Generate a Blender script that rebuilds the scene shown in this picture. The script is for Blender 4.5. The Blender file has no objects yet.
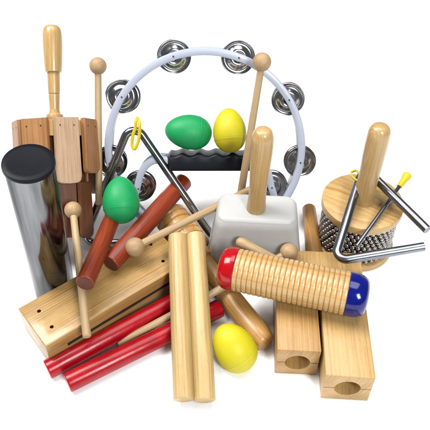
import bpy, bmesh, math, random
from mathutils import Vector, Matrix
random.seed(7)
S = bpy.context.scene
COL = S.collection
V = Vector
# ------------------------------------------------------------------ camera
PITCH = math.radians(45); FPX = 612.0; DIST = 0.73
CAM = V((0, -DIST*math.cos(PITCH), DIST*math.sin(PITCH)))
cd = bpy.data.cameras.new('camera'); cam = bpy.data.objects.new('camera', cd); COL.objects.link(cam)
cam.location = CAM; cam.rotation_euler = (math.pi/2-PITCH, 0, 0)
cd.sensor_width = 36; cd.lens = 36*FPX/430; cd.clip_start = 0.01; cd.clip_end = 100
S.camera = cam
# ------------------------------------------------------------------ world, lamps, exposure
w = bpy.data.worlds.new('World'); S.world = w; w.use_nodes = True
bg = w.node_tree.nodes['Background']; bg.inputs[0].default_value = (0.93, 0.96, 1.0, 1); bg.inputs[1].default_value = 0.18
def area(name, loc, target, sx, sy, watts, col=(1, 1, 1)):
    l = bpy.data.lights.new(name, 'AREA'); l.shape = 'RECTANGLE'; l.size = sx; l.size_y = sy; l.energy = watts; l.color = col
    o = bpy.data.objects.new(name, l); COL.objects.link(o); o.location = loc
    o.rotation_euler = (V(target)-V(loc)).to_track_quat('-Z', 'Y').to_euler()
    return o
area('softbox_key', (-0.75, 0.15, 1.35), (0, -0.05, 0), 0.7, 0.7, 28, (1, 0.985, 0.96))
area('softbox_front', (0.55, -1.25, 1.1), (0, -0.05, 0), 0.35, 0.6, 21, (0.97, 0.985, 1))
area('softbox_top', (0.15, 0.25, 1.7), (0, 0, 0), 1.2, 1.0, 19, (1, 1, 1))
S.view_settings.view_transform = 'Standard'; S.view_settings.look = 'None'
S.view_settings.gamma = 1; S.view_settings.exposure = 0.32
try: S.render.engine = 'CYCLES'
except Exception: pass

# ------------------------------------------------------------------ measuring helpers
FW = V((0, math.cos(PITCH), -math.sin(PITCH))); RT = V((1, 0, 0)); UP = RT.cross(FW)
def ray(u, v): return FW + RT*((u-215)/FPX) - UP*((v-215)/FPX)
def P(u, v, z):
    r = ray(u, v); return CAM + r*((z-CAM.z)/r.z)
class Plane:
    def __init__(s, point, normal): s.p = V(point); s.n = V(normal).normalized()
    def at(s, u, v, off=0.0):
        r = ray(u, v); return CAM + r*(((s.p + s.n*off)-CAM).dot(s.n)/r.dot(s.n))
# ------------------------------------------------------------------ materials
def nodes(name):
    m = bpy.data.materials.new(name); m.use_nodes = True
    nt = m.node_tree; b = nt.nodes['Principled BSDF']; return m, nt, b
K = 0.71     # the objects' paints and woods, all kept at natural reflectances under this light
def plain(name, col, rough=0.4, metal=0.0, coat=0.0, var=0.06, vscale=30, bump=0.0, bscale=300, spec=0.5, speck=0.0, speckcol=(0.05, 0.04, 0.03), k=None, stretch=(1, 1, 1)):
    col = tuple(c*(K if k is None else k) for c in col)
    m, nt, b = nodes(name); N = nt.nodes; L = nt.links
    tc = N.new('ShaderNodeTexCoord')
    n = N.new('ShaderNodeTexNoise'); n.inputs['Scale'].default_value = vscale; n.inputs['Detail'].default_value = 5
    L.new(tc.outputs['Object'], n.inputs['Vector'])
    r = N.new('ShaderNodeValToRGB')
    r.color_ramp.elements[0].position = 0.3; r.color_ramp.elements[1].position = 0.7
    r.color_ramp.elements[0].color = (*[c*(1-var) for c in col], 1); r.color_ramp.elements[1].color = (*[min(1, c*(1+var)) for c in col], 1)
    L.new(n.outputs['Fac'], r.inputs[0]); colo = r.outputs[0]
    if stretch != (1, 1, 1):
        ms = N.new('ShaderNodeMapping'); ms.inputs['Scale'].default_value = stretch; L.new(tc.outputs['Object'], ms.inputs['Vector']); L.new(ms.outputs[0], n.inputs['Vector'])
    if speck:
        sp = N.new('ShaderNodeTexNoise'); sp.inputs['Scale'].default_value = 190; sp.inputs['Detail'].default_value = 2; sp.inputs['Distortion'].default_value = 1.5
        L.new(tc.outputs['Object'], sp.inputs['Vector'])
        sr = N.new('ShaderNodeMapRange'); sr.inputs['From Min'].default_value = 0.68; sr.inputs['From Max'].default_value = 0.76; sr.inputs['To Max'].default_value = speck
        L.new(sp.outputs['Fac'], sr.inputs['Value'])
        mx_ = N.new('ShaderNodeMix'); mx_.data_type = 'RGBA'; L.new(sr.outputs[0], mx_.inputs[0]); L.new(colo, mx_.inputs[6]); mx_.inputs[7].default_value = (*speckcol, 1); colo = mx_.outputs[2]
    L.new(colo, b.inputs['Base Color'])
    mr = N.new('ShaderNodeMapRange'); mr.inputs['To Min'].default_value = rough*0.8; mr.inputs['To Max'].default_value = min(1, rough*1.25)
    n2 = N.new('ShaderNodeTexNoise'); n2.inputs['Scale'].default_value = vscale*3; n2.inputs['Detail'].default_value = 4
    L.new(tc.outputs['Object'], n2.inputs['Vector']); L.new(n2.outputs['Fac'], mr.inputs['Value']); L.new(mr.outputs[0], b.inputs['Roughness'])
    b.inputs['Metallic'].default_value = metal; b.inputs['Coat Weight'].default_value = coat; b.inputs['Coat Roughness'].default_value = 0.08
    b.inputs['Specular IOR Level'].default_value = spec
    if bump:
        n3 = N.new('ShaderNodeTexNoise'); n3.inputs['Scale'].default_value = bscale; n3.inputs['Detail'].default_value = 3
        L.new(tc.outputs['Object'], n3.inputs['Vector'])
        bp = N.new('ShaderNodeBump'); bp.inputs['Strength'].default_value = bump; bp.inputs['Distance'].default_value = 0.0006
        L.new(n3.outputs['Fac'], bp.inputs['Height']); L.new(bp.outputs[0], b.inputs['Normal'])
    return m
def wood(name, light, dark, rough=0.42, coat=0.0, rings=90, ringmix=0.5, offs=(0.03, 0.02, 0), dist=2.5, fiber=0.35, zs=0.10, pores=0.3, bump=0.2):
    """wood whose grain runs along local Z: uneven growth rings around an axis beside the piece, fibres and pores"""
    light = tuple(c*K*w_ for c, w_ in zip(light, (1.07, .98, .80))); dark = tuple(c*K*w_ for c, w_ in zip(dark, (1.0, .86, .66)))
    m, nt, b = nodes(name); N = nt.nodes; L = nt.links
    def math_(op, a, c=None):
        x = N.new('ShaderNodeMath'); x.operation = op
        for i, v in enumerate((a, c)):
            if v is None: continue
            if isinstance(v, (int, float)): x.inputs[i].default_value = v
            else: L.new(v, x.inputs[i])
        return x.outputs[0]
    tc = N.new('ShaderNodeTexCoord'); oi = N.new('ShaderNodeObjectInfo')
    mp = N.new('ShaderNodeMapping'); mp.inputs['Location'].default_value = offs; mp.inputs['Scale'].default_value = (1, 1, zs)
    L.new(tc.outputs['Object'], mp.inputs['Vector'])
    cb = N.new('ShaderNodeCombineXYZ')
    for i in range(3): L.new(oi.outputs['Random'], cb.inputs[i])
    ad = N.new('ShaderNodeVectorMath'); ad.operation = 'MULTIPLY_ADD'
    L.new(cb.outputs[0], ad.inputs[0]); ad.inputs[1].default_value = (0.02, 0.013, 0.35); L.new(mp.outputs[0], ad.inputs[2])
    # warp
    wn = N.new('ShaderNodeTexNoise'); wn.inputs['Scale'].default_value = 28; wn.inputs['Detail'].default_value = 3; L.new(ad.outputs[0], wn.inputs['Vector'])
    sx = N.new('ShaderNodeSeparateXYZ'); L.new(ad.outputs[0], sx.inputs[0])
    rad = math_('SQRT', math_('ADD', math_('MULTIPLY', sx.outputs[0], sx.outputs[0]), math_('MULTIPLY', sx.outputs[1], sx.outputs[1])))
    rad = math_('ADD', rad, math_('MULTIPLY', wn.outputs['Fac'], 0.0045*dist))
    n1 = N.new('ShaderNodeTexNoise'); n1.noise_dimensions = '1D'; n1.inputs['Scale'].default_value = 1; n1.inputs['Detail'].default_value = 4; n1.inputs['Roughness'].default_value = 0.62
    L.new(math_('MULTIPLY', rad, rings*11), n1.inputs['W'])
    saw = math_('POWER', math_('FRACT', math_('ADD', math_('MULTIPLY', rad, rings*5), math_('MULTIPLY', n1.outputs['Fac'], 1.3))), 3.0)   # thin dark late wood
    ringv = math_('SUBTRACT', n1.outputs['Fac'], math_('MULTIPLY', saw, 0.22))
    mp2 = N.new('ShaderNodeMapping'); mp2.inputs['Scale'].default_value = (1300, 1300, 30); L.new(tc.outputs['Object'], mp2.inputs['Vector'])
    nf = N.new('ShaderNodeTexNoise'); nf.inputs['Scale'].default_value = 1; nf.inputs['Detail'].default_value = 5; L.new(mp2.outputs[0], nf.inputs['Vector'])
    mp3 = N.new('ShaderNodeMapping'); mp3.inputs['Scale'].default_value = (70, 70, 60); L.new(ad.outputs[0], mp3.inputs['Vector'])
    nb = N.new('ShaderNodeTexNoise'); nb.inputs['Scale'].default_value = 1; nb.inputs['Detail'].default_value = 4; L.new(mp3.outputs[0], nb.inputs['Vector'])
    def mix(a, fa, fac):
        x = N.new('ShaderNodeMix'); x.data_type = 'FLOAT'; x.inputs[0].default_value = fac
        L.new(a, x.inputs[2]); L.new(fa, x.inputs[3]); return x.outputs[0]
    v = mix(nb.outputs['Fac'], ringv, 0.25+ringmix*0.7)
    v = mix(v, nf.outputs['Fac'], fiber)
    r = N.new('ShaderNodeValToRGB'); e = r.color_ramp.elements
    e[0].position = 0.33; e[0].color = (*dark, 1); e[1].position = 0.545; e[1].color = (*light, 1)
    L.new(v, r.inputs[0])
    mp4 = N.new('ShaderNodeMapping'); mp4.inputs['Scale'].default_value = (2600, 2600, 160); L.new(tc.outputs['Object'], mp4.inputs['Vector'])
    np_ = N.new('ShaderNodeTexNoise'); np_.inputs['Scale'].default_value = 1; np_.inputs['Detail'].default_value = 1; L.new(mp4.outputs[0], np_.inputs['Vector'])
    pr_ = N.new('ShaderNodeMapRange'); pr_.inputs['From Min'].default_value = 0.60; pr_.inputs['From Max'].default_value = 0.72; pr_.inputs['To Max'].default_value = pores
    L.new(np_.outputs['Fac'], pr_.inputs['Value'])
    mx_ = N.new('ShaderNodeMix'); mx_.data_type = 'RGBA'; L.new(pr_.outputs[0], mx_.inputs[0]); L.new(r.outputs[0], mx_.inputs[6]); mx_.inputs[7].default_value = (*[c*0.55 for c in dark], 1)
    L.new(mx_.outputs[2], b.inputs['Base Color'])
    rr_ = N.new('ShaderNodeMapRange'); rr_.inputs['To Min'].default_value = rough*1.3; rr_.inputs['To Max'].default_value = rough*0.8; L.new(nb.outputs['Fac'], rr_.inputs['Value']); L.new(rr_.outputs[0], b.inputs['Roughness'])
    b.inputs['Coat Weight'].default_value = coat; b.inputs['Coat Roughness'].default_value = 0.15; b.inputs['Specular IOR Level'].default_value = 0.4
    hs = N.new('ShaderNodeTexNoise'); hs.inputs['Scale'].default_value = 55; hs.inputs['Detail'].default_value = 2; L.new(tc.outputs['Object'], hs.inputs['Vector'])
    bp0 = N.new('ShaderNodeBump'); bp0.inputs['Strength'].default_value = 0.25; bp0.inputs['Distance'].default_value = 0.002; L.new(hs.outputs['Fac'], bp0.inputs['Height'])
    bp = N.new('ShaderNodeBump'); bp.inputs['Strength'].default_value = bump; bp.inputs['Distance'].default_value = 0.0004
    L.new(v, bp.inputs['Height']); L.new(bp0.outputs[0], bp.inputs['Normal']); L.new(bp.outputs[0], b.inputs['Normal'])
    return m
M = {}
M['floor'] = plain('white_sheet', (0.90, 0.90, 0.90), 0.8, var=0.005, k=1, spec=0.2)
M['beech'] = wood('beech_wood', (0.44, 0.335, 0.215), (0.33, 0.235, 0.135), 0.5, ringmix=0.25, rings=60)
M['ball'] = wood('turned_beech', (0.41, 0.30, 0.19), (0.32, 0.215, 0.125), 0.5, ringmix=0.2, rings=110, zs=0.5)
M['ash'] = wood('ash_block', (0.47, 0.32, 0.135), (0.27, 0.145, 0.045), 0.36, coat=0.25, rings=75, ringmix=0.38, offs=(0.085, 0.012, 0), dist=4, fiber=0.35, zs=0.07)
M['clave'] = wood('pale_clave_wood', (0.54, 0.42, 0.225), (0.41, 0.295, 0.135), 0.42, coat=0.1, rings=60, ringmix=0.4, fiber=0.3)
M['lacq'] = wood('lacquered_maple', (0.48, 0.35, 0.175), (0.38, 0.25, 0.105), 0.3, coat=0.35, rings=70, ringmix=0.25, fiber=0.15)
M['disc'] = wood('pine_disc', (0.55, 0.395, 0.19), (0.41, 0.265, 0.105), 0.34, coat=0.3, rings=22, ringmix=0.55, offs=(0.07, 0.03, 0), dist=6, fiber=0.18, zs=0.35)
M['tone'] = wood('tone_block_wood', (0.48, 0.315, 0.13), (0.35, 0.20, 0.07), 0.42, coat=0.1, rings=45, ringmix=0.3, fiber=0.25)
M['tone2'] = wood('tone_block_wood_pale', (0.53, 0.37, 0.175), (0.40, 0.26, 0.105), 0.42, coat=0.1, rings=45, ringmix=0.3, fiber=0.25)
M['guiro'] = wood('guiro_wood', (0.54, 0.40, 0.21), (0.46, 0.31, 0.14), 0.3, coat=0.3, rings=50, ringmix=0.3, fiber=0.15)
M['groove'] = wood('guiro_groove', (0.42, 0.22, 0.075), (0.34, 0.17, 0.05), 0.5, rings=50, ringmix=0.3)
M['ribwood'] = wood('striped_turned_wood', (0.46, 0.275, 0.10), (0.27, 0.14, 0.045), 0.38, coat=0.15, rings=55, ringmix=0.35, offs=(0.02, 0.006, 0), dist=3, fiber=0.2, zs=0.18)
M['darkstick'] = wood('dark_stick_wood', (0.46, 0.265, 0.085), (0.28, 0.135, 0.035), 0.4, coat=0.2, rings=60, ringmix=0.4)
M['rust'] = wood('rosewood', (0.27, 0.036, 0.006), (0.065, 0.008, 0.003), 0.38, coat=0.1, rings=40, ringmix=0.15, fiber=0.5)
M['rust_end'] = wood('rosewood_end', (0.12, 0.022, 0.010), (0.05, 0.009, 0.005), 0.5, rings=60, ringmix=0.3, offs=(0.004, 0.002, 0), zs=0.3)
M['slat_brown'] = wood('brown_slat', (0.36, 0.19, 0.082), (0.22, 0.105, 0.045), 0.5, rings=80, ringmix=0.5, fiber=0.5)
M['slat_red'] = wood('reddish_slat', (0.40, 0.20, 0.085), (0.24, 0.10, 0.038), 0.45, rings=70, ringmix=0.6, fiber=0.4)
M['slat_pale'] = wood('pale_pink_slat', (0.46, 0.335, 0.245), (0.33, 0.215, 0.15), 0.5, rings=80, ringmix=0.4, fiber=0.5)
M['core'] = wood('dark_core_wood', (0.17, 0.062, 0.024), (0.085, 0.028, 0.010), 0.5, rings=70, ringmix=0.4, fiber=0.5)
M['red'] = plain('red_lacquer', (0.36, 0.0015, 0.007), 0.25, coat=0.0, var=0.2, vscale=60, bump=0.25, bscale=120, spec=0.3, speck=0.6, speckcol=(0.10, 0.004, 0.006))
M['redcap'] = plain('red_cap_paint', (0.40, 0.002, 0.007), 0.16, coat=0.2, var=0.04, spec=0.3, bump=0.15, bscale=90)
M['blue'] = plain('blue_cap_paint', (0.002, 0.006, 0.15), 0.12, coat=0.15, var=0.04, spec=0.3, bump=0.15, bscale=90)
M['green'] = plain('green_plastic', (0.005, 0.29, 0.082), 0.5, var=0.06, vscale=50, bump=0.2, bscale=300, spec=0.3, speck=0.35, speckcol=(0.004, 0.10, 0.035))
M['yellow'] = plain('yellow_plastic', (0.58, 0.50, 0.012), 0.5, var=0.06, vscale=50, bump=0.2, bscale=300, spec=0.3, speck=0.35, speckcol=(0.25, 0.18, 0.01))
M['yloop'] = plain('yellow_vinyl', (0.66, 0.50, 0.01), 0.3)
M['chrome'] = plain('chrome', (0.72, 0.73, 0.75), 0.07, metal=1, var=0.02)
M['nickel'] = plain('jingle_steel', (0.42, 0.42, 0.435), 0.17, metal=1, var=0.15, vscale=120, bump=0.12, bscale=150)
M['rod'] = plain('triangle_steel', (0.42, 0.43, 0.46), 0.13, metal=1, var=0.1, vscale=90)
M['rod2'] = plain('dull_triangle_steel', (0.27, 0.28, 0.31), 0.25, metal=1, var=0.12, vscale=90)
M['tube'] = plain('brushed_silver', (0.20, 0.203, 0.212), 0.12, metal=1, var=0.45, vscale=1, stretch=(110, 110, 9))
M['black'] = plain('black_rubber', (0.006, 0.007, 0.012), 0.42, var=0.15, vscale=60, spec=0.2)
M['blackcap'] = plain('black_cap_plastic', (0.004, 0.005, 0.009), 0.4, var=0.2, vscale=20, bump=0.1, bscale=900, spec=0.10)
M['frame'] = plain('bluish_white_plastic', (0.44, 0.475, 0.57), 0.35, var=0.02)
M['bell'] = plain('light_grey_enamel', (0.49, 0.487, 0.475), 0.42, var=0.03, vscale=40, spec=0.3, bump=0.2, bscale=260, speck=0.25, speckcol=(0.16, 0.15, 0.13))
M['pin'] = plain('pin_brass', (0.10, 0.07, 0.04), 0.4, metal=0.7)
M['hole'] = plain('hole_inside', (0.05, 0.025, 0.010), 0.8, var=0.2)
M['bead'] = plain('bead_steel', (0.50, 0.475, 0.45), 0.2, metal=1, var=0.1, vscale=200)
M['drum'] = plain('drum_steel', (0.10, 0.075, 0.055), 0.4, metal=0.3, var=0.2)

M['tube'].node_tree.nodes['Principled BSDF'].inputs['Specular Tint'].default_value = (0.55, 0.55, 0.56, 1)
# ------------------------------------------------------------------ mesh helpers
WM = {}
def finish(bm, name, mats, Mx, parent=None, angle=35, smooth=True):
    me = bpy.data.meshes.new(name)
    bmesh.ops.recalc_face_normals(bm, faces=bm.faces[:])
    bm.to_mesh(me); bm.free()
    if smooth:
        me.shade_smooth(); me.set_sharp_from_angle(angle=math.radians(angle))
    if not isinstance(mats, (list, tuple)): mats = [mats]
    for m in mats: me.materials.append(m)
    return link(me, name, Mx, parent)
def link(me, name, Mx, parent=None):
    o = bpy.data.objects.new(name, me); COL.objects.link(o); place(o, Mx, parent); return o
def place(o, Mx, parent=None):
    WM[o.name] = Mx.copy()
    if parent is not None:
        o.parent = parent; o.matrix_local = WM[parent.name].inverted() @ Mx
    else: o.matrix_local = Mx
def tag(o, label=None, cat=None, group=None, kind=None):
    if label: o['label'] = label
    if cat: o['category'] = cat
    if group: o['group'] = group
    if kind: o['kind'] = kind
    return o
def thing(name, loc, label, cat, group=None):
    o = bpy.data.objects.new(name, None); COL.objects.link(o); o.empty_display_size = 0.02
    place(o, Matrix.Translation(V(loc))); return tag(o, label, cat, group)
def along(a, b, up=(0, 0, 1), roll=0.0):
    """frame with origin a and local Z towards b"""
    z = (V(b)-V(a)).normalized(); u = V(up)
    if abs(z.dot(u)) > 0.98: u = V((0, 1, 0))
    x = u.cross(z).normalized(); y = z.cross(x)
    m = Matrix((x, y, z)).transposed().to_4x4(); m.translation = V(a)
    return m @ Matrix.Rotation(roll, 4, 'Z')
def lathe(bm, prof, seg=48, mfun=None):
    rings = []
    for r, z in prof:
        if r < 1e-6: rings.append([bm.verts.new((0, 0, z))])
        else: rings.append([bm.verts.new((r*math.cos(2*math.pi*i/seg), r*math.sin(2*math.pi*i/seg), z)) for i in range(seg)])
    for k in range(len(rings)-1):
        a, b = rings[k], rings[k+1]
        for i in range(seg):
            j = (i+1) % seg
            if len(a) == 1 and len(b) == 1: continue
            if len(a) == 1: f = bm.faces.new((a[0], b[i], b[j]))
            elif len(b) == 1: f = bm.faces.new((a[i], a[j], b[0]))
            else: f = bm.faces.new((a[i], a[j], b[j], b[i]))
            if mfun: f.material_index = mfun(k)
    return bm
def smoothprof(keys, n=8):
    """catmull-rom through (r, z)"""
    out = []; k = [keys[0]]+list(keys)+[keys[-1]]
    for i in range(1, len(k)-2):
        for s in range(n):
            t = s/n; q = []
            for d in (0, 1):
                p0, p1, p2, p3 = k[i-1][d], k[i][d], k[i+1][d], k[i+2][d]
                q.append(0.5*((2*p1)+(-p0+p2)*t+(2*p0-5*p1+4*p2-p3)*t*t+(-p0+3*p1-3*p2+p3)*t**3))
            out.append((max(q[0], 0), q[1]))
    out.append(keys[-1]); return out
def rodprof(r, l, bev=0.0012, r2=None):
    r2 = r if r2 is None else r2; p = [(0, 0)]
    for i in range(5):
        a = math.pi/2*i/4; p.append((r-bev+bev*math.sin(a), bev-bev*math.cos(a)))
    for i in range(5):
        a = math.pi/2*i/4; p.append((r2-bev+bev*math.cos(a), l-bev+bev*math.sin(a)))
    p.append((0, l)); return p
def sphereprof(r, n=20, zc=0.0):
    return [(r*math.sin(math.pi*i/n), zc-r*math.cos(math.pi*i/n)) for i in range(n+1)]
def box(bm, sx, sy, z0, z1, cx=0, cy=0, bev=0.0015, mat=0):
    vs = [bm.verts.new((cx+a*sx/2, cy+b*sy/2, z)) for z in (z0, z1) for a, b in ((-1, -1), (1, -1), (1, 1), (-1, 1))]
    fs = [bm.faces.new([vs[i] for i in q]) for q in ((3, 2, 1, 0), (4, 5, 6, 7), (0, 1, 5, 4), (1, 2, 6, 5), (2, 3, 7, 6), (3, 0, 4, 7))]
    for f in fs: f.material_index = mat
    if bev:
        es = list({e for f in fs for e in f.edges})
        bmesh.ops.bevel(bm, geom=es, offset=bev, segments=3, affect='EDGES', profile=0.5)
    return bm
def sweep(bm, pts, r, seg=16, closed=False, caps=True):
    n = len(pts); prev = None; rings = []
    for i, p in enumerate(pts):
        if closed: t = (pts[(i+1) % n]-pts[i-1]).normalized()
        else: t = (pts[min(i+1, n-1)]-pts[max(i-1, 0)]).normalized()
        if prev is None:
            a = V((0, 0, 1)) if abs(t.z) < 0.9 else V((1, 0, 0)); x = a.cross(t).normalized()
        else: x = (prev-t*prev.dot(t)).normalized()
        prev = x; y = t.cross(x)
        rings.append([bm.verts.new(p+(x*math.cos(2*math.pi*k/seg)+y*math.sin(2*math.pi*k/seg))*r) for k in range(seg)])
    m = n if closed else n-1
    for i in range(m):
        a, b = rings[i], rings[(i+1) % n]
        for k in range(seg): bm.faces.new((a[k], a[(k+1) % seg], b[(k+1) % seg], b[k]))
    if caps and not closed: bm.faces.new(rings[0][::-1]); bm.faces.new(rings[-1])
    return bm
def fillet(pts, rad, n=10):
    out = [pts[0]]
    for i in range(1, len(pts)-1):
        a, b, c = pts[i-1], pts[i], pts[i+1]
        d1 = (a-b).normalized(); d2 = (c-b).normalized(); ang = d1.angle(d2)
        t = rad/math.tan(ang/2); p, q = b+d1*t, b+d2*t
        cen = b+(d1+d2).normalized()*(rad/math.sin(ang/2))
        u, v = p-cen, q-cen; full = u.angle(v)
        for k in range(n+1):
            f = k/n; out.append(cen+(u*math.sin((1-f)*full)+v*math.sin(f*full))/math.sin(full))
    out.append(pts[-1]); return out
def spline(pts, n=10):
    k = [pts[0]*2-pts[1]]+list(pts)+[pts[-1]*2-pts[-2]]; out = []
    for i in range(1, len(k)-2):
        for s in range(n):
            t = s/n; p0, p1, p2, p3 = k[i-1], k[i], k[i+1], k[i+2]
            out.append(0.5*((2*p1)+(-p0+p2)*t+(2*p0-5*p1+4*p2-p3)*t*t+(-p0+3*p1-3*p2+p3)*t**3))
    out.append(pts[-1]); return out
def carve(o, cutters):
    """boolean difference; cutters are (bmesh, matrix in o's local space)"""
    tmp = []
    for bm, mx in cutters:
        me = bpy.data.meshes.new('cut'); bmesh.ops.recalc_face_normals(bm, faces=bm.faces[:]); bm.transform(mx); bm.to_mesh(me); bm.free()
        me.materials.append(M['hole'])
        c = bpy.data.objects.new('cut', me); COL.objects.link(c); c.matrix_world = WM[o.name]; tmp.append(c)
        md = o.modifiers.new('b', 'BOOLEAN'); md.operation = 'DIFFERENCE'; md.solver = 'EXACT'; md.object = c
        try: md.material_mode = 'TRANSFER'
        except Exception: pass
    bpy.context.view_layer.update()
    dg = bpy.context.evaluated_depsgraph_get()
    me = bpy.data.meshes.new_from_object(o.evaluated_get(dg)); o.modifiers.clear(); old = o.data; o.data = me; me.name = o.name
    for c in tmp: bpy.data.objects.remove(c, do_unlink=True)
    me.set_sharp_from_angle(angle=math.radians(35))
    return o

# ------------------------------------------------------------------ the surface
bm = bmesh.new(); q = [bm.verts.new((x, y, 0)) for x, y in ((-6, -6), (6, -6), (6, 6), (-6, 6))]; bm.faces.new(q)
tag(finish(bm, 'ground', M['floor'], Matrix(), smooth=False), kind='structure', label='plain white sheet under the instruments')

# ------------------------------------------------------------------ claves and sticks
def clave(a, b, r, mat, label, group, endmat=None, r2=None, bev=0.0012, name='clave', cat='clave', ext=0):
    a = V(a); b = V(b)
    if ext: b = b+(b-a).normalized()*ext
    bm = lathe(bmesh.new(), rodprof(r, (b-a).length, bev, r2), 48, (lambda k: 1 if k < 2 or k > 8 else 0) if endmat else None)
    o = finish(bm, name, [mat, endmat] if endmat else mat, along(a, b, roll=random.uniform(0, 6)))
    return tag(o, label, cat, group)
clave(P(184, 400, .0105), P(177.5, 236, .057), .0098, M['clave'], 'pale wooden clave, left of the two side by side in front', 'pale natural wood claves')
clave(P(205, 401, .0105), P(195.5, 235, .057), .0098, M['clave'], 'pale wooden clave, right of the two, beside the yellow egg', 'pale natural wood claves')
clave(P(47, 370, .0102), P(195, 291, .0102), .0095, M['red'], 'upper red clave lying against the long wooden block', 'red lacquered claves')
clave(P(67, 383, .0102), P(220, 308, .0102), .0095, M['red'], 'lower red clave, nearest the viewer, its right end past the pale claves', 'red lacquered claves')
clave(P(85, 283.5, .0710), P(124, 190, .050), .0088, M['rust'], 'reddish brown clave passing under the upright green egg', 'reddish brown claves', M['rust_end'])
clave(P(110, 264, .051), P(184, 181, .052), .0100, M['rust'], 'reddish brown clave beside the wooden mallet ball, under the big triangle', 'reddish brown claves', M['rust_end'])
tag(finish(lathe(bmesh.new(), rodprof(.0095, .10, .004, .0078)), 'wooden_stick', M['darkstick'], along(P(316, 272, .010), P(308, 200, .010))),
    'short dark brown wooden stick between grey bell and beaded shaker', 'stick')

# ------------------------------------------------------------------ long block
A = P(18, 308, .038); B = P(45, 347, .038)
dx = (P(152, 232, .038)-A); L = dx.length
L += .0065; dx.normalize(); dy = (B-A).normalized(); W = (B-A).length
mx = Matrix((dy, V((0, 0, 1)).cross(-dx)*0+V((0, 0, 1)), dx)).transposed().to_4x4()
if mx.determinant() < 0: mx = Matrix((-dy, V((0, 0, 1)), dx)).transposed().to_4x4()
cen = (A+B)/2; cen.z = 0.019; mx.translation = cen
bm = bmesh.new(); box(bm, W, .038, 0, L, bev=.0012)
o = finish(bm, 'wood_block', [M['ash'], M['hole']], mx)
inv = mx.inverted(); cuts = []
for u, v in ((39, 311), (51.5, 327), (162, 260), (150, 243)):
    q = inv @ P(u, v, .038); cuts.append((lathe(bmesh.new(), [(0, -.02), (.0019, -.02), (.0019, .02), (0, .02)], 16), Matrix.Translation((q.x, .019, q.z)) @ Matrix.Rotation(math.pi/2, 4, 'X')))
sgn = 1 if (inv @ B).x > 0 else -1
b2 = bmesh.new(); box(b2, .05, .0042, .02, L-.02, cx=sgn*(W/2-.0), bev=0); cuts.append((b2, Matrix.Translation((0, .003, 0))))
carve(o, cuts)
tag(o, 'long pale ash wood block with drilled holes, lying at lower left', 'wood block')

# ------------------------------------------------------------------ ribbed wooden shaker with handle
a = P(166, 211, .028); b = P(266.5, 346, .0115)
t = thing('ribbed_shaker', (b.x, b.y, 0), 'striped turned wooden shaker with ribbed head under the claves', 'shaker')
Lr = (b-a).length
pr = [(0, 0), (.006, .0004), (.013, .0028), (.0165, .007)]
z = .009
while z < .062:
    pr += [(.0181, z), (.0190, z+.0010), (.0193, z+.0042), (.0190, z+.0074), (.0181, z+.0084), (.0176, z+.0088)]; z += .0092
pr += [(.0165, z), (.0140, z+.003), (.0115, z+.005)]
finish(lathe(bmesh.new(), pr+[(0, z+.0051)]), 'head', M['ribwood'], along(a, b), t)
z0 = z+.004
hp = [(0, z0), (.0105, z0), (.0135, z0+.003), (.0145, z0+.008), (.0130, z0+.013), (.0108, z0+.0145), (.0100, z0+.0155)]
hp2 = smoothprof([(.0098, z0+.0165), (.0104, z0+.030), (.0118, Lr-.045), (.0128, Lr-.022), (.0118, Lr-.008), (.0080, Lr-.0015), (0, Lr)], 6)
finish(lathe(bmesh.new(), hp+hp2), 'handle', M['ribwood'], along(a, b), t)

# ------------------------------------------------------------------ mallets
def mallet(ball, end, rb, r1, r2, label, round_end=False):
    t = thing('mallet', (end.x, end.y, max(0, end.z-r2)), label, 'mallet', 'beech mallets with round heads')
    m = along(ball, end)
    bm = lathe(bmesh.new(), sphereprof(rb, 24), 40); finish(bm, 'ball', M['ball'], m @ Matrix.Rotation(.5, 4, 'X'), t)
    L = (end-ball).length; s = rb*.8
    if round_end: pr = [(0, s), (r1, s)]+smoothprof([(r1, s+.01), (r2*.9, L-.018), (r2, L-.008), (r2*.75, L-.0022), (0, L)], 5)
    else: pr = [(0, s), (r1, s), (r1, s+.01), (r2, L-.001), (r2-.0008, L), (0, L)]
    finish(lathe(bmesh.new(), pr, 28), 'stick', M['beech'], m, t)
    return t
TH = math.radians(25)
TP = Plane(P(200, 236, 0), (0, -math.cos(TH), math.sin(TH)))
mallet(P(73, 210, .078), P(87, 337, .0435), .0088, .0036, .0040, 'wooden mallet lying from the silver tube over the long wood block')
mallet(P(135, 247, .0580), P(252, 189, .078), .0098, .0038, .0042, 'wooden mallet crossing from the brown clave to behind the grey bell')
mallet(TP.at(262, 62, .026), TP.at(239, 205, .022), .0094, .0036, .0042, 'wooden mallet upright before the tambourine, right of the yellow egg')
mallet(P(289, 252, .051), P(118, 344, .0045), .0093, .0036, .0040, 'wooden mallet under the claves, its round ball before the grey bell')
mallet(P(292, 268, .048), P(236, 240, .062), .0085, .0042, .0058, 'wooden mallet with thick rounded end poking over the ridged guiro', True)

# ------------------------------------------------------------------ slat rattle (back left)
rb0 = P(61.5, 236, .030); RPn = Plane(rb0, (0, -math.cos(math.radians(41)), math.sin(math.radians(41))))
rtop = RPn.at(55, 121); hend = RPn.at(52, 25)
t = thing('slat_rattle', (rb0.x, rb0.y, 0), 'brown wooden slat rattle with pale turned handle, at back left', 'rattle')
mr = along(rtop, rb0, up=(0, -1, 0)); Lb = (rb0-rtop).length
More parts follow.
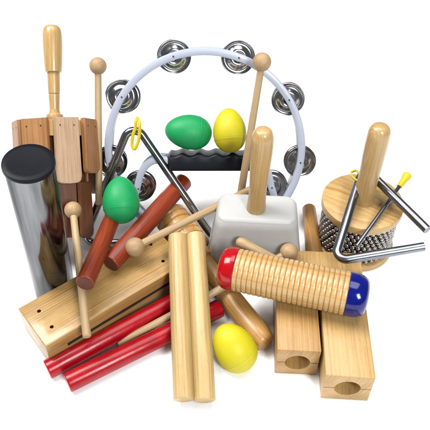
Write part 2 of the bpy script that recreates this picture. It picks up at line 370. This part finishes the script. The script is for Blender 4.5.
# local -> make +X point to the right of the picture
if (mr.to_3x3() @ V((1, 0, 0))).x < 0: mr = mr @ Matrix.Rotation(math.pi, 4, 'Z')
toCam = mr.inverted().to_3x3() @ (CAM-rtop); base_ang = math.atan2(toCam.y, toCam.x)
rightv = mr.inverted().to_3x3() @ V((1, 0, 0)); sg = 1 if math.sin(math.atan2(rightv.y, rightv.x)-base_ang) > 0 else -1
AP = .0378; SD = 2*AP*math.tan(math.pi/8)
bm = bmesh.new(); bot = []; top = []
def octa(z, ap):
    out = []
    for k in range(8):
        an = base_ang+sg*math.radians(15+22.5+45*k); r = ap/math.cos(math.pi/8)
        out.append(bm.verts.new((r*math.cos(an), r*math.sin(an), z)))
    return out
rr = [octa(.0015, AP-.0015), octa(0.003, AP), octa(.018, AP), octa(.0185, AP-.010), octa(Lb, AP-.012)]
bm.faces.new(rr[0]); bm.faces.new(rr[-1][::-1])
for k in range(4):
    for i in range(8): 
        f = bm.faces.new((rr[k][i], rr[k][(i+1) % 8], rr[k+1][(i+1) % 8], rr[k+1][i])); f.material_index = 0 if k >= 2 else 1
finish(bm, 'core', [M['core'], M['tone']], mr, t, angle=20)
def slat(deg, w, th, l, mat, z0=0.0, screws=True, ap=AP):
    an = base_ang+sg*math.radians(deg)
    fm = mr @ Matrix.Rotation(an, 4, 'Z') @ Matrix.Translation((ap+th/2+.0003, 0, z0))
    bm = bmesh.new()
    n = 12; outl = [(-w/2, 0), (w/2, 0)]
    for i in range(n+1):
        a_ = math.pi*i/n; outl.append((w/2*math.copysign(abs(math.cos(a_))**.45, math.cos(a_)), l-.007+.007*abs(math.sin(a_))**.8))
    f0 = [bm.verts.new((-th/2, y, z)) for y, z in outl]; f1 = [bm.verts.new((th/2, y, z)) for y, z in outl]
    bm.faces.new(f0[::-1]); ft = bm.faces.new(f1)
    for i in range(len(outl)): bm.faces.new((f0[i], f0[(i+1) % len(outl)], f1[(i+1) % len(outl)], f1[i]))
    bmesh.ops.bevel(bm, geom=list(ft.edges), offset=.0008, segments=2, affect='EDGES')
    o = finish(bm, 'slat', mat, fm, t, angle=40)
    if screws:
        for s in (-1, 1):
            finish(lathe(bmesh.new(), [(0, -.001), (.0009, -.001), (.0009, .0002), (0, .0004)], 12), 'nail', M['pin'], fm @ Matrix.Translation((th/2, s*w*.28, .008)) @ Matrix.Rotation(math.pi/2, 4, 'Y'), o)
    return o
slat(-75, SD-.002, .0045, .080, M['slat_brown'])
slat(-30, SD-.002, .0045, .080, M['slat_brown'])
tag(slat(15, SD-.006, .0062, .067, M['slat_pale']), 'pale pinkish slat facing the viewer')
slat(60, SD-.002, .0048, .0575, M['slat_red'])
slat(60, SD-.006, .0035, .060, M['core'], z0=.066, screws=False, ap=AP-.009)
slat(105, SD-.002, .0045, .080, M['slat_brown'])
slat(-120, SD-.002, .0045, .080, M['slat_brown'])
slat(150, SD-.002, .0045, .080, M['slat_brown'])
slat(-165, SD-.002, .0045, .080, M['slat_brown'])
Lh = (hend-rtop).length
hp = [(0, -.002), (.0085, -.002), (.0095, .002), (.0095, .004), (.0088, .0065), (.0060, .0085), (.0053, .012)]
hp += smoothprof([(.0053, .0125), (.0058, .022), (.0061, .027)], 4)+[(.0057, .0275), (.0057, .0285), (.0063, .029)]
hp += smoothprof([(.0063, .0292), (.0066, .040), (.0068, Lh*.5)], 4)+[(.0066, Lh*.5+.0004)]
hp += smoothprof([(.0088, Lh*.5+.0012), (.0097, Lh*.62), (.0104, Lh*.82), (.0098, Lh-.007), (.0072, Lh-.0018), (.0035, Lh-.0002), (0, Lh)], 6)
finish(lathe(bmesh.new(), hp), 'handle', M['lacq'], along(rtop, hend), t)
mallet(RPn.at(98, 66, .002), RPn.at(99, 205, -.012), .0092, .0037, .0040, 'wooden mallet standing beside the slat rattle at back left')

# ------------------------------------------------------------------ silver tube shaker
c0 = P(56, 293, 0); ctop = P(28, 161, .194); H = (ctop-c0).length; R = .0204
t = thing('tube_shaker', c0, 'tall silver tube shaker with black cap, standing at left', 'shaker')
mt = along(c0, ctop, up=(0, -1, 0))
finish(lathe(bmesh.new(), [(0, 0), (R-.004, 0), (R-.001, .0012), (R, .004), (R, H-.006), (R-.0004, H-.003), (0, H-.003)], 96), 'body', M['tube'], mt, t)
finish(lathe(bmesh.new(), [(R+.0002, H-.0048), (R+.0011, H-.0046), (R+.0013, H-.004), (R+.0013, H-.0025), (R+.0008, H-.0008), (R-.0015, H), (R-.004, H-.0002), (0, H-.0006)], 96), 'cap', M['blackcap'], mt, t)

# ------------------------------------------------------------------ tambourine
def tm(p):  # frame at p whose local Z is the tambourine's normal
    z = TP.n; x = V((1, 0, 0)); y = z.cross(x)
    m = Matrix((x, y, z)).transposed().to_4x4(); m.translation = p; return m
T0 = tm(TP.at(205, 150)); Ti = T0.inverted()
def tl(u, v): q = Ti @ TP.at(u, v); return V((q.x, q.y, 0))
C0 = tl(205.5, 150); RA = (tl(301.5, 150)-tl(109.5, 150)).length/2
t = thing('tambourine', TP.at(200, 236), 'white crescent tambourine with steel jingles and black grip, leaning at the back', 'tambourine')
outer = [V((RA*math.cos(a_), RA*math.sin(a_), 0)) for a_ in [math.radians(-48+276*i/120) for i in range(121)]]
tipR, tipL = outer[0], outer[-1]
inl = spline([tipL, tl(133, 203), tl(137, 189), tl(142, 171), tl(150, 161.5), tl(160, 159), tl(170, 160)], 8)
inr = spline([tl(258, 160), tl(263, 163), tl(268, 172), tl(271, 186), tl(274, 200), tipR], 8)
def band(bm, pts, w, z0, z1):
    n = len(pts); rings = []; e = w*.22
    for i, p in enumerate(pts):
        d = (pts[min(i+1, n-1)]-pts[max(i-1, 0)]).normalized(); nn = V((-d.y, d.x, 0))
        sec = [(-w/2+e, z0), (-w/2, z0+e), (-w/2, z1-e), (-w/2+e*.3, z1-e*.3), (-w/2+e, z1), (w/2-e, z1), (w/2-e*.3, z1-e*.3), (w/2, z1-e), (w/2, z0+e), (w/2-e, z0)]
        rings.append([bm.verts.new(p+nn*s+V((0, 0, z))) for s, z in sec])
    k = len(rings[0])
    for i in range(n-1):
        for j in range(k): bm.faces.new((rings[i][j], rings[i][(j+1) % k], rings[i+1][(j+1) % k], rings[i+1][j]))
    bm.faces.new(rings[0]); bm.faces.new(rings[-1][::-1])
bm = bmesh.new(); FWD = .0080
for pts in (outer, inl, inr):
    band(bm, pts, FWD, .000, .007); band(bm, pts, FWD*.9, -.015, -.009)
def pang(u, v):
    q = tl(u, v)-C0; return math.atan2(q.y, q.x)
jpx = [(126, 98), (175, 58), (239, 58), (289, 99), (299, 161), (118, 161)]
posts = [-40, -18, 18, 48, 90, 130, 163, 205, 222]
for d in posts:
    a_ = math.radians(d); seg = [V((RA*math.cos(a_+s), RA*math.sin(a_+s), 0)) for s in (-.09, -.045, 0, .045, .09)]
    band(bm, seg, FWD*.92, -.0095, .0005)
finish(bm, 'frame', M['frame'], T0, t, angle=40)
# grip: wavy block between the two inner arms
gl = tl(166, 161); gr = tl(263, 161)
gm = T0 @ Matrix.Translation(gl); Lg = (gr-gl).length
bm = bmesh.new(); n = 60; gh = .0102
rings = []
for i in range(n+1):
    x = Lg*i/n; e = min(1, min(i, n-i)/3.0)**.5 if 0 < i < n else 0.45
    topy = gh*(.95+.14*math.cos(2*math.pi*x/.0185))*e; boty = -gh*.92*e; dz = .0165*e
    sec = []
    for k in range(24):
        a_ = 2*math.pi*k/24; cx = math.copysign(abs(math.cos(a_))**.35, math.cos(a_)); sy = math.copysign(abs(math.sin(a_))**.35, math.sin(a_))
        sec.append(bm.verts.new((x, (topy if sy > 0 else -boty)*sy, -.004+dz*cx)))
    rings.append(sec)
for i in range(n):
    for k in range(24): bm.faces.new((rings[i][k], rings[i][(k+1) % 24], rings[i+1][(k+1) % 24], rings[i+1][k]))
bm.faces.new(rings[0]); bm.faces.new(rings[-1][::-1])
finish(bm, 'grip', M['black'], gm, t, angle=50)
# jingles
JR = .0178
jp = [(0.0013, 0), (0.004, .0004)]+smoothprof([(.0030, .0014), (.0060, .0044), (.0092, .0038), (.0110, .0010)], 5)+[(.0116, .0002), (.0150, 0), (.0166, .0006), (.0176, .0018), (.0178, .0024), (.0174, .0026), (.0163, .0013), (.0148, .0006), (.0116, .0009), (.0096, .0045), (.0060, .0051), (.0030, .0021), (.0013, .0007), (.0013, 0)]
bm = lathe(bmesh.new(), jp, 48); jm = bpy.data.meshes.new('jingle'); bmesh.ops.recalc_face_normals(bm, faces=bm.faces[:]); bm.to_mesh(jm); bm.free()
jm.shade_smooth(); jm.materials.append(M['nickel'])
pm = lathe(bmesh.new(), [(0, -.0152), (.0010, -.0152), (.0010, .0072), (.0007, .0078), (0, .008)], 12)
pme = bpy.data.meshes.new('pin'); bmesh.ops.recalc_face_normals(pm, faces=pm.faces[:]); pm.to_mesh(pme); pm.free(); pme.materials.append(M['pin'])
jpos = []
for u, v in jpx:
    a_ = pang(u, v); jpos.append(V((RA*math.cos(a_), RA*math.sin(a_), 0)))
jpos.append(tl(139, 187)); jpos.append(tl(271.5, 186))
a_ = math.radians(-38); 
for i, q in enumerate(jpos):
    link(pme, 'pin', T0 @ Matrix.Translation(q), t)
    for s in (0, 1):
        rx, ry = random.uniform(-.16, .16), random.uniform(-.16, .16)
        off = V((random.uniform(-.0012, .0012), random.uniform(-.0016, .0004), -.0024 if s == 0 else -.0064))
        fl = Matrix.Rotation(math.pi if s else 0, 4, 'X')
        # dished faces look away from each other
        link(jm, 'jingle', T0 @ Matrix.Translation(q+off) @ Matrix.Rotation(rx+.05, 4, 'X') @ Matrix.Rotation(ry, 4, 'Y') @ fl @ Matrix.Rotation(random.uniform(0, 6), 4, 'Z'), t)

# ------------------------------------------------------------------ egg shakers
def egg(name_label, cen, axis, mat, R=.0195, L=.054, seam=.45, grp=None):
    """axis points to the blunt end"""
    pr = []; n = 40; k = .12; zs_ = None
    for i in range(n+1):
        a_ = math.pi*i/n; z = -math.cos(a_)*L/2
        r = R*math.sin(a_)*(1+k*(-math.cos(a_)))/(1+.0)
        zz = z/(L/2)
        r += .00014 if zz > 0.34 and i < n else 0
        pr.append((max(0, r if 0 < i < n else 0), z))
        if zs_ is None and zz > .34: zs_ = 1; pr += [(r-.00012, z+.0002), (r-.00010, z+.0004), (r+.00012, z+.0006)]
    o = finish(lathe(bmesh.new(), pr, 64), 'egg_shaker', mat, along(cen, cen+V(axis), up=(.3, -.5, .2)), angle=60)
    return tag(o, name_label, 'egg shaker', 'plastic egg shakers')
egg('green egg shaker standing upright on the reddish brown claves at left', P(121, 200, .074), (UP*-1+RT*.05-FW*.15), M['green'], .0192, .0500)
egg('green egg shaker lying on its side on the black tambourine grip', TP.at(188.5, 132, .000), (RT*1-UP*.08+FW*.25), M['green'], .0188, .0515)
egg('yellow egg shaker on the black tambourine grip beside the mallet', TP.at(229.5, 130.5, .002), (-UP+RT*.08), M['yellow'], .0180, .0480)
egg('yellow egg shaker lying on the ground in front, near the claves', P(234, 347.5, .0205), (RT*.55-UP*.9+FW*.2), M['yellow'], .0196, .0500)

# ------------------------------------------------------------------ triangles
Lc = P(82, 244, .0055); Rc = P(214, 239, .0055); Ap = P(132, 119.5, .125)
t = thing('triangle', Lc, 'big steel triangle with yellow loop, standing over the brown claves', 'triangle')
path = fillet([Rc+(Lc-Rc)*.02+V((0, 0, 0)), Lc, Ap, Rc, Rc+(Lc-Rc)*.10], .011, 10)
path = fillet([Lc*.12+Rc*.88, Lc, Ap, Rc+(Ap-Rc)*.03], .011, 12)
finish(sweep(bmesh.new(), path, .0046, 20), 'rod', M['rod'], Matrix(), t)
pl = Plane(Lc, (Rc-Lc).cross(Ap-Lc)); 
if pl.n.dot(CAM-Lc) < 0: pl.n = -pl.n
def loop(pts, r, parent, lab=None):
    p = [V(x) for x in pts]; n = len(p); out = []
    for i in range(n):
        for s in range(8):
            tt = s/8; p0, p1, p2, p3 = p[i-1], p[i], p[(i+1) % n], p[(i+2) % n]
            out.append(0.5*((2*p1)+(-p0+p2)*tt+(2*p0-5*p1+4*p2-p3)*tt*tt+(-p0+3*p1-3*p2+p3)*tt**3))
    return finish(sweep(bmesh.new(), out, r, 10, closed=True), 'hanging_loop', M['yloop'], Matrix(), parent)
loop([pl.at(137.5, 118, -.001), pl.at(139.5, 123, .0062), pl.at(139.5, 133, .006), pl.at(138, 142, .0055), pl.at(134.5, 149, .005), pl.at(132, 144, .004), pl.at(133, 135, .0045), pl.at(135.5, 127, .005), pl.at(135.8, 121, .0055)], .0018, t)

Lc = P(334, 261.5, .060); Ap = P(363, 166, .090); Rc = P(432, 232, .078)
t = thing('triangle', Lc, 'small steel triangle leaning on the beaded shaker', 'triangle')
d1 = (Lc-Rc).normalized()
E1 = P(424, 246.5, .0740); E2 = P(427.5, 230, .0845)
path = fillet([E1, Lc, Ap, E2], .0085, 12)
finish(sweep(bmesh.new(), path, .0045, 20), 'rod', M['rod2'], Matrix(), t)
q = Plane(Lc, (E1-Lc).cross(Ap-Lc)); 
if q.n.dot(CAM-Lc) < 0: q.n = -q.n
loop([q.at(351, 172.5, -.003), q.at(356, 170.5, -.004), q.at(358.5, 173, .0), q.at(361, 180.5, .0048), q.at(356, 180, .0052), q.at(351.5, 175.5, .0045)], .0014, t)
# beater
a = P(356.5, 246.5, .0660); b = P(408, 174.5, .0815); L = (b-a).length
t = thing('triangle_beater', (a.x, a.y, a.z), 'thin steel triangle beater with yellow grip lying on the beaded shaker', 'beater')
finish(lathe(bmesh.new(), rodprof(.0023, L-.003, .0008), 20), 'rod', M['rod2'], along(a, b), t)
finish(lathe(bmesh.new(), [(0, L-.021), (.0028, L-.021)]+smoothprof([(.0031, L-.020), (.0040, L-.010), (.0050, L-.004), (.0044, L-.001), (0, L)], 5), 24), 'grip', M['yloop'], along(a, b), t)

# ------------------------------------------------------------------ grey bell with wooden handle
bc = P(257, 207, .08); t = thing('hand_bell', (bc.x, bc.y, 0), 'light grey bell with wooden handle, standing in the middle', 'bell')
bm = bmesh.new(); rings = []
def rrect(wx, wy, r, z, n=8):
    out = []
    for cx, cy, a0 in ((1, 1, 0), (-1, 1, 90), (-1, -1, 180), (1, -1, 270)):
        for i in range(n+1):
            a_ = math.radians(a0+90*i/n); out.append(bm.verts.new((cx*(wx/2-r)+r*math.cos(a_), cy*(wy/2-r)+r*math.sin(a_), z)))
    return out
HB = .080; W0, D0, W1, D1 = .104, .064, .081, .042
lv = [(0, 0)]+[(z, 0) for z in (.001,)]
N = 10
for i in range(N+1):
    z = (HB-.005)*i/N; f = z/HB; rings.append(rrect(W0+(W1-W0)*f, D0+(D1-D0)*f, .012-.001*f, z))
for i in range(1, 9):
    a_ = math.pi/2*i/8; ins = .005*(1-math.cos(a_)); rings.append(rrect(W1-2*ins, D1-2*ins, max(.004, .011-ins), HB-.005+.005*math.sin(a_)))
for k in range(len(rings)-1):
    m_ = len(rings[0])
    for i in range(m_): bm.faces.new((rings[k][i], rings[k][(i+1) % m_], rings[k+1][(i+1) % m_], rings[k+1][i]))
bm.faces.new(rings[0][::-1]); bm.faces.new(rings[-1])
finish(bm, 'body', M['bell'], Matrix.Translation((bc.x, bc.y, 0)) @ Matrix.Rotation(math.radians(-4), 4, 'Z'), t, angle=50)
hb = P(256, 209, HB-.001); ht = V((hb.x+.002, hb.y, HB+.1005)); L = (ht-hb).length
finish(lathe(bmesh.new(), [(0, 0)]+smoothprof([(.0100, 0), (.0098, .004), (.0088, .022), (.0093, .040), (.0104, .070), (.0106, L-.014), (.0098, L-.007), (.0066, L-.0015), (0, L)], 6)), 'handle', M['lacq'], along(hb, ht), t)

# ------------------------------------------------------------------ cabasa
cc = P(363, 200, .068); RC = .0432; base = V((cc.x, cc.y, 0))
t = thing('cabasa', base, 'round beaded cabasa of pale wood with upright handle, at right', 'cabasa')
mb = Matrix.Translation(base)
mh = mb @ Matrix.Rotation(math.pi/2, 4, 'Y')     # grain runs across the disc
def disc(z0, z1, R_):
    bm = lathe(bmesh.new(), [(0, z0), (R_-.002, z0), (R_-.0006, z0+.0006), (R_, z0+.002), (R_, z1-.002), (R_-.0006, z1-.0006), (R_-.002, z1), (0, z1)], 96)
    rot = Matrix.Rotation(math.radians(-35), 4, 'Z') @ Matrix.Rotation(math.pi/2, 4, 'Y'); bm.transform(rot.inverted())
    return finish(bm, 'disc', M['disc'], mb @ rot, t)
disc(.058, .068, RC); disc(0, .009, RC)
finish(lathe(bmesh.new(), [(0, .0085), (.0355, .0085), (.0355, .0585), (0, .0585)], 64), 'drum', M['drum'], mb, t)
RB = .0382; nb = 40; br = .00285
ico = bmesh.new(); bmesh.ops.create_icosphere(ico, subdivisions=2, radius=br); iv = [v.co.copy() for v in ico.verts]; ifc = [[v.index for v in f.verts] for f in ico.faces]; ico.free()
zs = [.0122+.0054*i for i in range(9)]
for ri, z in enumerate(zs):
    vs, fs = [], []
    for k in range(nb):
        a_ = 2*math.pi*(k+ri*.5)/nb+random.uniform(-.01, .01); c = V((RB*math.cos(a_), RB*math.sin(a_), random.uniform(-.0004, .0004)))
        o0 = len(vs); vs += [tuple(c+v_) for v_ in iv]; fs += [[o0+i for i in f] for f in ifc]
    me = bpy.data.meshes.new('bead_chain'); me.from_pydata(vs, [], fs); me.shade_smooth(); me.materials.append(M['bead'])
    link(me, 'bead_chain', mb @ Matrix.Translation((0, 0, z)), t)
L = .0985
finish(lathe(bmesh.new(), [(0, 0), (.0118, 0)]+smoothprof([(.0116, .001), (.0106, .014), (.0104, .035), (.0112, .065), (.0110, L-.012), (.0098, L-.005), (.0062, L-.001), (0, L)], 6)), 'handle', M['lacq'], along(base+V((0, 0, .0678)), base+V((.0005, 0, .0678+L))), t)

# ------------------------------------------------------------------ two-tone block
H = .041
fl = P(277, 350.5, H); fr = P(322, 350.5, H); gl_ = P(326, 375, H); gr_ = P(376, 378, H)
bl = P(291, 253, H); brr = P(360, 253.5, H)
t = thing('two_tone_block', (bl+brr)/2-V((0, 0, H)), 'two-tone wood block with two square hollow arms of unequal length, at lower right', 'wood block')
dirv = ((P(377, 378, H)-brr)); dirv.normalize()
def arm(pfl, pfr, width, mat, back, dirv, lab=None):
    mid = (pfl+pfr)/2; mid.z = H/2
    z = -dirv; x = z.cross(V((0, 0, 1)))
    if x.x < 0: x = -x
    y = z.cross(x)
    m = Matrix((x, y, z)).transposed().to_4x4(); m.translation = mid
    bm = bmesh.new(); box(bm, width, H-.0006, 0, back, bev=.0009)
    o = finish(bm, 'tone_arm', [mat, M['hole']], m, t)
    hole = lathe(bmesh.new(), [(0, -.01), (.0116, -.01), (.0116, .0), (.0112, .002), (.0095, .05), (0, .053)], 48)
    sl = bmesh.new(); box(sl, width*1.1, .0011, -.01, .055, bev=0)
    carve(o, [(sl, Matrix()), (hole, Matrix())])
    # the bored hole shows the same wood inside
    o.data.materials[1] = mat
    if lab: o['label'] = lab
    return o, m
w1 = (fr-fl).length; w2 = (gr_-gl_).length
arm(fl, fr, w1-.001, M['tone'], (P(322, 350.5, H)-P(316, 280, H)).length, (P(322, 350.5, H)-P(313.5, 254, H)).normalized(), 'shorter darker arm')
x_ = brr-P(285, 253, H); bw = x_.length; z_ = -dirv; z_.z = 0; xx = z_.cross(V((0, 0, 1))); xx = -xx if xx.x < 0 else xx
mm = Matrix((xx, z_.cross(xx), z_)).transposed().to_4x4(); pb = brr-xx*(bw/2+.0002)-z_*.040; pb.z = (H+.0004)/2; mm.translation = pb
bm = bmesh.new(); box(bm, bw, H+.0004, 0, .040, bev=.0009); finish(bm, 'bridge', M['tone2'], mm, t)
arm(gl_, gr_, w2, M['tone2'], (P(377, 378, H)-brr).length-.0395, dirv, 'longer paler arm')

# ------------------------------------------------------------------ guiro
a = P(219, 266, .0635); b = P(368.5, 298, .0635); L = (b-a).length
t = thing('guiro', (a+b)/2, 'ridged pale wooden guiro with red and blue end caps, across the wood block', 'guiro')
m = along(a, b)
c1, c2 = .0170, .0200
def capprof(l, r):
    return [(0, 0), (r*.45, .0004), (r*.70, .0014), (r*.86, .0036), (r*.955, .0075), (r, .0125), (r, l-.0008), (r-.0008, l), (0, l)]
finish(lathe(bmesh.new(), capprof(c1, .0212), 64), 'end_cap', M['redcap'], m, t)
t.children[0]['label'] = 'red end cap'
cp = finish(lathe(bmesh.new(), capprof(c2, .0206), 64), 'end_cap', M['blue'], m @ Matrix.Translation((0, 0, L)) @ Matrix.Rotation(math.pi, 4, 'X'), t)
cp['label'] = 'blue end cap'
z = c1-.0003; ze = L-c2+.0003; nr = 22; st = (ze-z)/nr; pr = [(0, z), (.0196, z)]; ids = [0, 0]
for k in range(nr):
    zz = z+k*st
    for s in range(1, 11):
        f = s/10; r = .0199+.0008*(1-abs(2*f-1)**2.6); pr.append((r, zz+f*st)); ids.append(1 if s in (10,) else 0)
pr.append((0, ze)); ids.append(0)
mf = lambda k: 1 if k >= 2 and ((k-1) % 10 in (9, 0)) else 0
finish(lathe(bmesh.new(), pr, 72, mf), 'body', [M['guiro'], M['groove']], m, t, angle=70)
